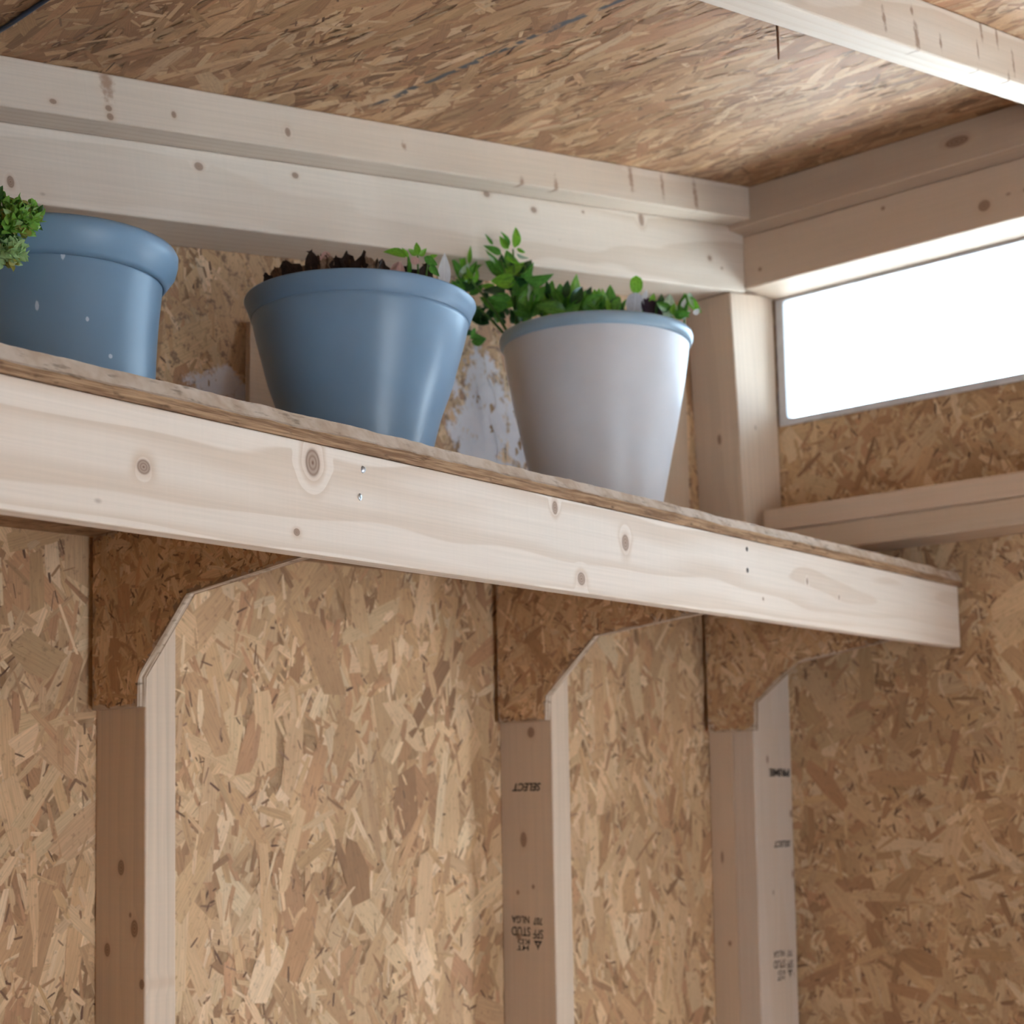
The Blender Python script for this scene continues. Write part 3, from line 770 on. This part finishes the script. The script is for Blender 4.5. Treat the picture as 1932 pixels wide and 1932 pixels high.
# right pot: pale, slim bead rim
Y3 = -0.2
b3 = smooth_profile([(0.0640, 0.0), (0.0780, 0.055), (0.0918, 0.118), (0.1012, 0.161), (0.1112, 0.214), (0.1170, 0.252), (0.1195, 0.272)])
pot3 = pot(0.6085, Y3, b3, [(0.1190, 0.2635), (0.1212, 0.2645), (0.1232, 0.2690), (0.1236, 0.2745), (0.1225, 0.2785), (0.1195, 0.2795), (0.1165, 0.2775), (0.1150, 0.2700), (0.1160, 0.2640)], 0.003, glaze('pale_grey_glaze', (0.64, 0.64, 0.67), 0.36), glaze('pale_blue_bead', (0.30, 0.42, 0.53), 0.3),
           'pale grey tapering pot with a thin blue rim bead, full of leafy plants', 0.262)

# ------------------------------------------------------------------ plants
def leaf_mesh(name, kind='oval', nu=7, fold=0.25, bend=0.25, seed=0):
    g = np.random.default_rng(seed)
    V, F = [], []
    for i in range(nu + 1):
        t = i / nu
        if kind == 'oval': w = (math.sin(PI * t ** 0.8)) ** 0.85 * 0.5 * (1 - 0.15 * t)
        elif kind == 'round': w = math.sqrt(max(0.0, 1 - (2 * t - 1) ** 2)) * 0.5
        elif kind == 'spear': w = (math.sin(PI * t ** 0.65)) * 0.5
        else: w = (0.35 + 0.3 * g.random()) * math.sin(PI * min(1, 0.08 + 0.9 * t)) ** 0.5 * 0.9
        cz = bend * t * t
        for s in (-1, -0.5, 0, 0.5, 1):
            jag = 0 if kind != 'ragged' else g.normal(0, 0.06)
            V.append((w * s + jag * (abs(s) > 0.6), t + jag * 0.5, -cz + fold * abs(s) * w + (g.normal(0, 0.05) if kind == 'ragged' else 0)))
    for i in range(nu):
        for j in range(4):
            a = i * 5 + j; F.append((a, a + 1, a + 6, a + 5))
    return mesh(name, V, F, True)
def leaf_mat(name, c, tip=None, gloss=0.35, var=0.25):
    N = NT(name)
    co = N.obj()
    x, y, z = N.xyz(co)
    k = N.ramp(N.noise(co, 6.0, 3.0), 0.25, 0.75, 1 - var, 1 + var)
    col = N.mix(1.0, c, N.comb(k, k, k), 'MULTIPLY')
    vein = N.ramp(N.math('ABSOLUTE', x), 0.0, 0.035, 0.5, 0.0)
    col = N.mix(vein, col, tuple(min(1, 1.7 * v) for v in c))
    if tip: col = N.mix(N.ramp(y, 0.55, 1.0), col, tip)
    N.base(col, gloss, 0.5)
    tl = N.n('ShaderNodeBsdfTranslucent'); N.set(tl.inputs[0], col)
    mx = N.n('ShaderNodeMixShader'); mx.inputs[0].default_value = 0.28
    N.t.links.new(N.p.outputs[0], mx.inputs[1]); N.t.links.new(tl.outputs[0], mx.inputs[2])
    N.t.links.new(mx.outputs[0], N.t.nodes['Material Output'].inputs['Surface'])
    return N.m
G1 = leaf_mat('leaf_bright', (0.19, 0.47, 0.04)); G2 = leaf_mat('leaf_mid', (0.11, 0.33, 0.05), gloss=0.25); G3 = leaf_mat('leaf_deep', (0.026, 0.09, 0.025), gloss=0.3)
G4 = leaf_mat('leaf_pale', (0.48, 0.62, 0.45), gloss=0.4); G5 = leaf_mat('leaf_lime', (0.19, 0.42, 0.04))
BR1 = leaf_mat('withered_dark', (0.032, 0.017, 0.012), gloss=0.8, var=0.5); BR2 = leaf_mat('withered_brown', (0.12, 0.065, 0.035), gloss=0.8, var=0.5); BR3 = leaf_mat('withered_tan', (0.34, 0.24, 0.17), gloss=0.8, var=0.4)
WH = leaf_mat('white_petal', (0.72, 0.72, 0.74), gloss=0.5, var=0.05); PU = leaf_mat('dark_purple_petal', (0.035, 0.018, 0.035), gloss=0.5); PK = leaf_mat('pink_petal', (0.66, 0.42, 0.38), gloss=0.5, var=0.1)
PLIL = leaf_mat('lilac_petal', (0.52, 0.54, 0.62), gloss=0.5, var=0.08)
KINDS = {'oval': [leaf_mesh('leaf', 'oval', fold=f, bend=b) for f, b in ((0.25, 0.2), (0.45, 0.35), (0.1, -0.15))],
         'spear': [leaf_mesh('leaf', 'spear', fold=0.3, bend=b) for b in (0.15, 0.4)],
         'round': [leaf_mesh('leaf', 'round', fold=0.12, bend=0.15)],
         'ragged': [leaf_mesh('withered_leaf', 'ragged', fold=0.3, bend=0.3, seed=s) for s in (1, 2, 3, 4)]}
_cache = {}
def leaf_data(kind, m):
    i = random.randrange(len(KINDS[kind])); key = (kind, i, m.name)
    if key not in _cache:
        me = KINDS[kind][i].copy(); me.materials.clear(); me.materials.append(m); _cache[key] = me
    return _cache[key]
def put_leaf(root, base, tip, width, kind, m, roll=None, name='leaf'):
    """one leaf from base to tip; its blade turned about that line by roll from facing the room"""
    b, t = Vector(base), Vector(tip)
    d = t - b; L = d.length; d.normalize()
    view = (Vector(CAM) - b).normalized()
    if roll is None: roll = random.uniform(-0.9, 0.9)
    x = d.cross(view)
    if x.length < 1e-4: x = d.orthogonal()
    x.normalize(); x = Matrix.Rotation(roll, 3, d) @ x
    z = x.cross(d)
    M = Matrix(((x.x * width, d.x * L, z.x * L, b.x), (x.y * width, d.y * L, z.y * L, b.y), (x.z * width, d.z * L, z.z * L, b.z), (0, 0, 0, 1)))
    o = bpy.data.objects.new(name, leaf_data(kind, m)); COL.objects.link(o); o.parent = root
    o.matrix_local = root.matrix_world.inverted() @ M
    return o
def tube(name, pts, r0, r1, m, parent, seg=7):
    P = [Vector(p) for p in pts]
    V, F = [], []
    for i, p in enumerate(P):
        d = (P[min(i + 1, len(P) - 1)] - P[max(i - 1, 0)]).normalized()
        a = d.orthogonal().normalized(); b = d.cross(a)
        r = r0 + (r1 - r0) * i / (len(P) - 1)
        V += [p + (a * math.cos(2 * PI * k / seg) + b * math.sin(2 * PI * k / seg)) * r for k in range(seg)]
    for i in range(len(P) - 1):
        for k in range(seg):
            F.append((i * seg + k, i * seg + (k + 1) % seg, (i + 1) * seg + (k + 1) % seg, (i + 1) * seg + k))
    F += [tuple(range(seg))[::-1], tuple(range((len(P) - 1) * seg, len(P) * seg))]
    if parent is not None:
        inv = parent.matrix_world.inverted(); V = [inv @ v for v in V]
    return link(name, mesh(name, V, F, True), m, parent)
def thing(name, loc, label, cat, group=None):
    o = bpy.data.objects.new(name, None); COL.objects.link(o); o.location = loc
    bpy.context.view_layer.update()
    return tag(o, label, cat, group)
PC = [0.6085, -0.2]
HN = np.array([CF[0], CF[1], 0.0]) / math.hypot(CF[0], CF[1])
def px(x, y, Y):
    """point over the current pot (axis PC) for a place measured on the photo; Y - PC[1] is the distance behind the axis"""
    d = CF + (x - PPX) / FPX * CR - (y - PPY) / FPX * CU
    P0 = np.array([PC[0], PC[1], 0.0]) + HN * (Y - PC[1])
    return CAM + d * (HN @ (P0 - CAM)) / (HN @ d)
def bez(a, b, n=8, sag=0.0):
    a, b = Vector(a), Vector(b); m = (a + b) / 2; m.z = max(a.z, b.z) * 0.3 + m.z * 0.7 + sag
    return [a * (1 - t) ** 2 + m * 2 * t * (1 - t) + b * t * t for t in np.linspace(0, 1, n)]
def cluster(root, cx, cy, rx, ry, Y, n, size, mats, kind='oval', up=0.6, ysp=0.03, asp=0.55, root_px=None):
    for _ in range(n):
        a = random.uniform(0, 2 * PI); q = math.sqrt(random.random())
        bx, by = cx + rx * q * math.cos(a), cy + ry * q * math.sin(a)
        Yb = Y + random.uniform(-ysp, ysp)
        th = random.gauss(0, 1.0)
        L = size * random.uniform(0.75, 1.25)
        b = px(bx, by, Yb)
        dirx, dirz = math.sin(th), math.cos(th) * up + (1 - up) * 0.3
        t = px(bx + dirx * L, by - dirz * L, Yb + random.uniform(-0.012, 0.012))
        put_leaf(root, b, t, np.linalg.norm(t - b) * asp * random.uniform(0.8, 1.2), kind, random.choice(mats))
bpy.context.view_layer.update()
SZ3 = shelf_top(0.6085) + 0.262
M_stem = plain('green_stem', (0.09, 0.20, 0.035), 0.5, 0.4, var=0.2)
M_stemd = plain('brown_stem', (0.07, 0.045, 0.03), 0.8, 0.2, var=0.3)
# leafy plant in the right pot, tall shoot at its left
pl = thing('leafy_plant', (0.57, -0.2, SZ3), 'tall bright green leafy plant with upright shoot at left of pale pot', 'plant')
for (x0, y0), (x1, y1) in (((975, 640), (968, 470)), ((985, 640), (945, 490)), ((1000, 640), (990, 500)), ((960, 640), (875, 560)), ((965, 640), (880, 520)), ((1030, 640), (1010, 540))):
    tube('stem', bez(px(x0, y0, -0.20), px(x1, y1, -0.215)), 0.0020, 0.0011, M_stem, pl)
for bx, by, tx, ty, w, m, kd, ro in ((970, 468, 977, 427, 22, G1, 'oval', 0.3), (960, 470, 941, 446, 17, G1, 'oval', -0.3), (958, 468, 950, 434, 13, G2, 'oval', 0.6), (946, 480, 912, 462, 16, G2, 'spear', 0.2), (930, 462, 915, 441, 7, G2, 'spear', 0), (975, 470, 993, 474, 14, G1, 'oval', 0.8),
                                   (975, 478, 995, 490, 12, G4, 'oval', 0.9), (955, 482, 985, 505, 10, G1, 'spear', 0.4), (950, 520, 916, 468, 15, G2, 'spear', 0.2), (940, 505, 918, 482, 14, G4, 'oval', 0.8), (965, 560, 1012, 495, 26, G2, 'oval', 0.3), (985, 600, 1005, 520, 34, G2, 'oval', -0.2), (1000, 600, 1030, 540, 26, G2, 'oval', 0.4), (960, 545, 992, 512, 15, G1, 'spear', 0),
                                   (875, 510, 868, 463, 14, G1, 'spear', 0.1), (885, 500, 888, 462, 10, G5, 'spear', 0), (875, 540, 855, 482, 22, G2, 'oval', 0.4), (880, 535, 898, 490, 20, G2, 'oval', -0.3), (868, 530, 884, 495, 20, G4, 'oval', 0.1), (890, 535, 905, 505, 14, G1, 'oval', 0.6), (1000, 575, 1003, 525, 20, G4, 'oval', 0.3)):
    b, t = px(bx, by, -0.212), px(tx, ty, -0.218)
    put_leaf(pl, b, t, w / FPX * 1.85, kd, m, ro)
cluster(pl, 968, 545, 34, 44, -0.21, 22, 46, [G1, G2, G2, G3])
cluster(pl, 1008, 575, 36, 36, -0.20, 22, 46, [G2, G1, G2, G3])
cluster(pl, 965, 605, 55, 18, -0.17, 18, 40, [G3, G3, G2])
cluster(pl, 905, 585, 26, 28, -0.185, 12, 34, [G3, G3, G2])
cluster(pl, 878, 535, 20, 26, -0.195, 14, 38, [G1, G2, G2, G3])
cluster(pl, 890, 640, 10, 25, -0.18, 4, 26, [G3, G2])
# low plants in the same pot
bush = thing('leafy_plant', (0.66, -0.2, SZ3), 'low cluster of dark green leaves in the middle of the pale pot', 'plant')
for x in (1070, 1085, 1105, 1125, 1150, 1170):
    tube('stem', bez(px(x, 640, -0.2), px(x + 5, 570, -0.2)), 0.0016, 0.0009, M_stem, bush)
for bx, by, tx, ty, w, m, kd, ro in ((1080, 600, 1083, 518, 34, G1, 'oval', 0.4), (1072, 610, 1058, 545, 22, G2, 'spear', 0.2), (1090, 610, 1100, 545, 22, G2, 'oval', 0.5), (1110, 600, 1120, 543, 20, G2, 'oval', -0.3), (1140, 610, 1158, 532, 34, G2, 'oval', 0.2), (1150, 600, 1132, 545, 20, G1, 'oval', 0.5), (1165, 610, 1178, 560, 18, G2, 'oval', -0.3), (1150, 618, 1158, 570, 16, G4, 'oval', 0.2)):
    put_leaf(bush, px(bx, by, -0.2), px(tx, ty, -0.205), w / FPX * 1.95, kd, m, ro)
cluster(bush, 1078, 585, 30, 26, -0.2, 20, 44, [G1, G2, G2, G3])
cluster(bush, 1140, 590, 40, 22, -0.2, 24, 40, [G1, G2, G2, G3])
cluster(bush, 1050, 600, 20, 18, -0.2, 7, 34, [G2, G3])
pansy = thing('pansy_plant', (0.72, -0.2, SZ3), 'pansy with white and dark purple petals at right in pale pot', 'plant')
for x in (1195, 1240, 1265, 1290):
    tube('stem', bez(px(x, 645, -0.2), px(x + 3, 575, -0.2)), 0.0016, 0.0009, M_stem, pansy)
for bx, by, tx, ty, w, m, kd, ro, nm in ((1200, 555, 1201, 519, 26, G1, 'round', 0.1, 'leaf'), (1196, 597, 1200, 550, 36, PLIL, 'round', 0.1, 'petal'), (1214, 568, 1220, 546, 12, WH, 'oval', 0.2, 'petal'), (1232, 600, 1218, 560, 30, PU, 'round', 0.2, 'petal'), (1225, 605, 1248, 566, 30, PU, 'round', -0.2, 'petal'), (1240, 600, 1252, 552, 24, G3, 'oval', 0.2, 'leaf'), (1258, 602, 1266, 552, 30, G4, 'oval', 0.1, 'leaf'),
                                       (1275, 600, 1300, 553, 24, G2, 'oval', 0.5, 'leaf'), (1288, 598, 1292, 550, 22, G2, 'oval', -0.2, 'leaf'), (1300, 560, 1320, 590, 20, G1, 'oval', 0.4, 'leaf'), (1300, 552, 1308, 580, 12, G4, 'oval', 0.2, 'leaf'), (1288, 584, 1293, 562, 12, WH, 'oval', 0, 'petal'), (1282, 600, 1303, 588, 12, WH, 'oval', 0.3, 'petal'), (1308, 592, 1322, 583, 12, WH, 'oval', 0.2, 'petal'), (1228, 575, 1234, 553, 14, G5, 'oval', 0, 'leaf'), (1180, 615, 1172, 580, 26, G3, 'oval', 0.2, 'leaf'), (1190, 612, 1168, 592, 22, PU, 'round', 0.3, 'petal')):
    put_leaf(pansy, px(bx, by, -0.205), px(tx, ty, -0.21), w / FPX * 2.0, kd, m, ro, nm)
cluster(pansy, 1225, 600, 36, 12, -0.185, 12, 30, [G3, G2, G2])
cluster(pansy, 1278, 592, 26, 14, -0.19, 12, 30, [G2, G1, G3, G4])

# withered plant and a seedling in the middle bowl
PC[:] = [0.159, -0.24]
SZ2 = shelf_top(0.159) + 0.195
dead = thing('withered_plant', (0.13, -0.24, SZ2), 'withered plant with curled dark brown leaves in the wide blue bowl', 'plant')
for (x0, y0), (x1, y1) in (((560, 560), (545, 500)), ((620, 560), (600, 490)), ((660, 560), (660, 490)), ((700, 560), (712, 490))):
    tube('stem', bez(px(x0, y0, -0.23), px(x1, y1, -0.23)), 0.0018, 0.0010, M_stemd, dead)
for bx, by, tx, ty, w, m in ((535, 545, 517, 498, 32, BR2), (560, 545, 540, 486, 40, BR1), (585, 545, 560, 492, 40, BR2), (580, 540, 594, 470, 34, BR1), (615, 545, 596, 476, 40, BR2), (620, 540, 618, 474, 34, BR3), (645, 540, 636, 478, 42, BR1), (660, 540, 660, 466, 44, BR1), (675, 540, 682, 470, 34, BR1), (700, 540, 690, 474, 30, BR3), (700, 545, 716, 482, 26, BR3), (715, 540, 730, 486, 28, BR1), (508, 545, 503, 512, 18, BR1), (605, 492, 622, 472, 15, PK), (735, 540, 752, 492, 22, PK), (728, 545, 745, 505, 24, BR1), (770, 545, 764, 500, 40, BR1), (800, 545, 808, 495, 36, BR1), (780, 545, 790, 505, 34, BR1)):
    put_leaf(dead, px(bx, by, -0.235), px(tx, ty, -0.235 + random.uniform(-0.01, 0.01)), w / FPX * 1.75, 'ragged', m, random.uniform(-0.4, 0.4), 'withered_leaf')
seedling = thing('seedling', (0.24, -0.24, SZ2), 'small green seedling with spread leaves in the wide blue bowl', 'plant')
for (x0, y0), (x1, y1) in (((770, 565), (770, 485)), ((790, 565), (788, 480)), ((800, 570), (808, 490))):
    tube('stem', bez(px(x0, y0, -0.235), px(x1, y1, -0.235)), 0.0014, 0.0009, M_stem, seedling)
for bx, by, tx, ty, w, m, kd, ro in ((765, 486, 724, 468, 20, G5, 'oval', 0.5), (770, 486, 758, 466, 9, G1, 'spear', 0.2), (786, 482, 770, 470, 12, G5, 'oval', 0.3), (788, 482, 786, 456, 14, G1, 'oval', 0.1), (790, 482, 806, 470, 12, G5, 'oval', 0.3), (800, 485, 828, 500, 18, G2, 'oval', 0.3), (772, 520, 772, 480, 8, G2, 'spear', 0.2), (808, 486, 826, 480, 9, G5, 'oval', 0.4), (812, 500, 826, 520, 16, G2, 'oval', 0.2)):
    put_leaf(seedling, px(bx, by, -0.238), px(tx, ty, -0.24), w / FPX * 1.75, kd, m, ro)
put_leaf(seedling, px(783, 500, -0.238), px(783, 484, -0.24), 18 / FPX * 1.75, 'round', PK, 0.1, 'petal')
put_leaf(seedling, px(838, 545, -0.232), px(838, 480, -0.232), 26 / FPX * 1.75, 'oval', WH, 0.1, 'petal')
put_leaf(seedling, px(752, 528, -0.238), px(758, 492, -0.24), 20 / FPX * 1.75, 'oval', PK, 0.3, 'petal')

# curly plant hanging over the left pot
PC[:] = [-0.2055, -0.25]
SZ1 = shelf_top(-0.2055) + 0.170
curly = thing('curly_leaved_plant', (-0.25, -0.28, SZ1), 'crinkly bright green plant spilling over the left pot at frame edge', 'plant')
C1 = leaf_mat('crinkled_green', (0.21, 0.42, 0.07), (0.38, 0.56, 0.14)); C2 = leaf_mat('crinkled_pale', (0.38, 0.54, 0.24), (0.46, 0.60, 0.28)); C3 = leaf_mat('crinkled_dark', (0.05, 0.13, 0.03)); C4 = leaf_mat('crinkled_yellow', (0.34, 0.33, 0.08), (0.42, 0.28, 0.08))
YC = -0.375
def frond(cx, cy, rx, ry, ang, n, mats, seed):
    """one crinkled leaf: many tiny lobes fused in one mesh"""
    g = np.random.default_rng(seed)
    bm = bmesh.new(); V, F, MI = [], [], []
    proto = KINDS['oval'][1]
    pv = [v.co.copy() for v in proto.vertices]; pf = [tuple(p.vertices) for p in proto.polygons]
    inv = curly.matrix_world.inverted()
    for i in range(n):
        a = g.uniform(0, 2 * PI); q = math.sqrt(g.random())
        ex, ey = rx * q * math.cos(a), ry * q * math.sin(a)
        x = cx + ex * math.cos(ang) - ey * math.sin(ang); y = cy + ex * math.sin(ang) + ey * math.cos(ang)
        depth = YC + 0.012 * (q - 0.6) + g.uniform(-0.006, 0.006)
        b = Vector(px(x, y, depth))
        d = Vector((g.normal(), g.normal() * 0.6 - 0.5, g.normal() + 0.3)).normalized()
        xx = d.orthogonal().normalized(); xx = Matrix.Rotation(g.uniform(0, 6.28), 3, d) @ xx; zz = xx.cross(d)
        L = g.uniform(0.005, 0.0085); W = L * 0.8
        o = len(V)
        V += [inv @ (b + xx * (p.x * W) + d * (p.y * L) + zz * (p.z * L)) for p in pv]
        mi = 0
        if y > cy + ry * 0.45: mi = len(mats) - 1 if g.random() < 0.5 else 0
        elif g.random() < 0.3: mi = g.integers(0, len(mats))
        F += [tuple(k + o for k in f) for f in pf]; MI += [int(mi)] * len(pf)
    me = mesh('frond', V, F, True)
    o = link('frond', me, mats[0], curly)
    for m in mats[1:]: me.materials.append(m)
    me.polygons.foreach_set('material_index', MI)
    return o
tube('stem', bez(px(-60, 520, YC + 0.02), px(20, 440, YC)), 0.003, 0.002, M_stemd, curly)
tube('stem', bez(px(-60, 520, YC + 0.02), px(5, 480, YC)), 0.003, 0.002, M_stemd, curly)
frond(22, 415, 56, 33, -0.22, 460, [C1, C2, C3, C4], 1)
frond(2, 450, 26, 26, 0, 130, [C3, C3, C1], 2)
frond(10, 474, 34, 28, -0.3, 280, [C2, C1, C2, C4], 3)
frond(-14, 372, 20, 14, 0, 60, [C3, C1], 4)

# ------------------------------------------------------------------ small things
bl = thing('wood_offcut', (0.205, -0.03, 0.206), 'thin pale wood offcut leaning on the wall behind the wide blue bowl', 'offcut')
px = lambda x, y, Y: at(x, y, 1, Y)
me = prism('wood_offcut', [px(528, 800, -0.03), px(470, 800, -0.03), px(472, 606, -0.010), px(480, 606, -0.010)],
           [np.array(px(528, 800, -0.03)) + (0, 0.008, 0), np.array(px(470, 800, -0.03)) + (0, 0.008, 0), np.array(px(472, 606, -0.010)) + (0, 0.008, 0), np.array(px(480, 606, -0.010)) + (0, 0.008, 0)], 0.0006, 1)
bpy.data.objects.remove(bl)
off = link('wood_offcut', me, pine('pine_offcut', seed=15.0, early=(0.60, 0.47, 0.36)))
tag(off, 'thin pale wood offcut leaning on the wall behind the wide blue bowl', 'offcut')

cab = tube('cable', [(-0.2311, -0.132, ceil_z(-0.231) - 0.0035), (-0.231, -0.2, ceil_z(-0.231) - 0.0036), (-0.2345, -0.27, ceil_z(-0.2345) - 0.0036), (-0.237, -0.40, ceil_z(-0.237) - 0.0038), (-0.235, -0.655, ceil_z(-0.235) - 0.0040)], 0.0022, 0.0022, plain('blue_black_cable', (0.018, 0.035, 0.075), 0.45, 0.5, var=0.2), None)
tag(cab, 'thin dark blue cable running across the roof sheet at upper left', 'cable')
nb = (0.4723, -0.5711, ceil_z(0.4723))
nl_ = tube('nail', [(nb[0], nb[1], nb[2] + 0.004), (nb[0] + 0.001, nb[1], nb[2] - 0.028), (nb[0] + 0.0012, nb[1], nb[2] - 0.040)], 0.0016, 0.0009, M_rust, None)
tag(nl_, 'rusty nail poking down through the roof sheet near the hanging rafter', 'nail')

# ------------------------------------------------------------------ lift everything onto the floor at z = 0
bpy.context.view_layer.update()
for o in list(SC.objects):
    if o.parent is None:
        o.matrix_world = Matrix.Translation((0, 0, LIFT)) @ o.matrix_world
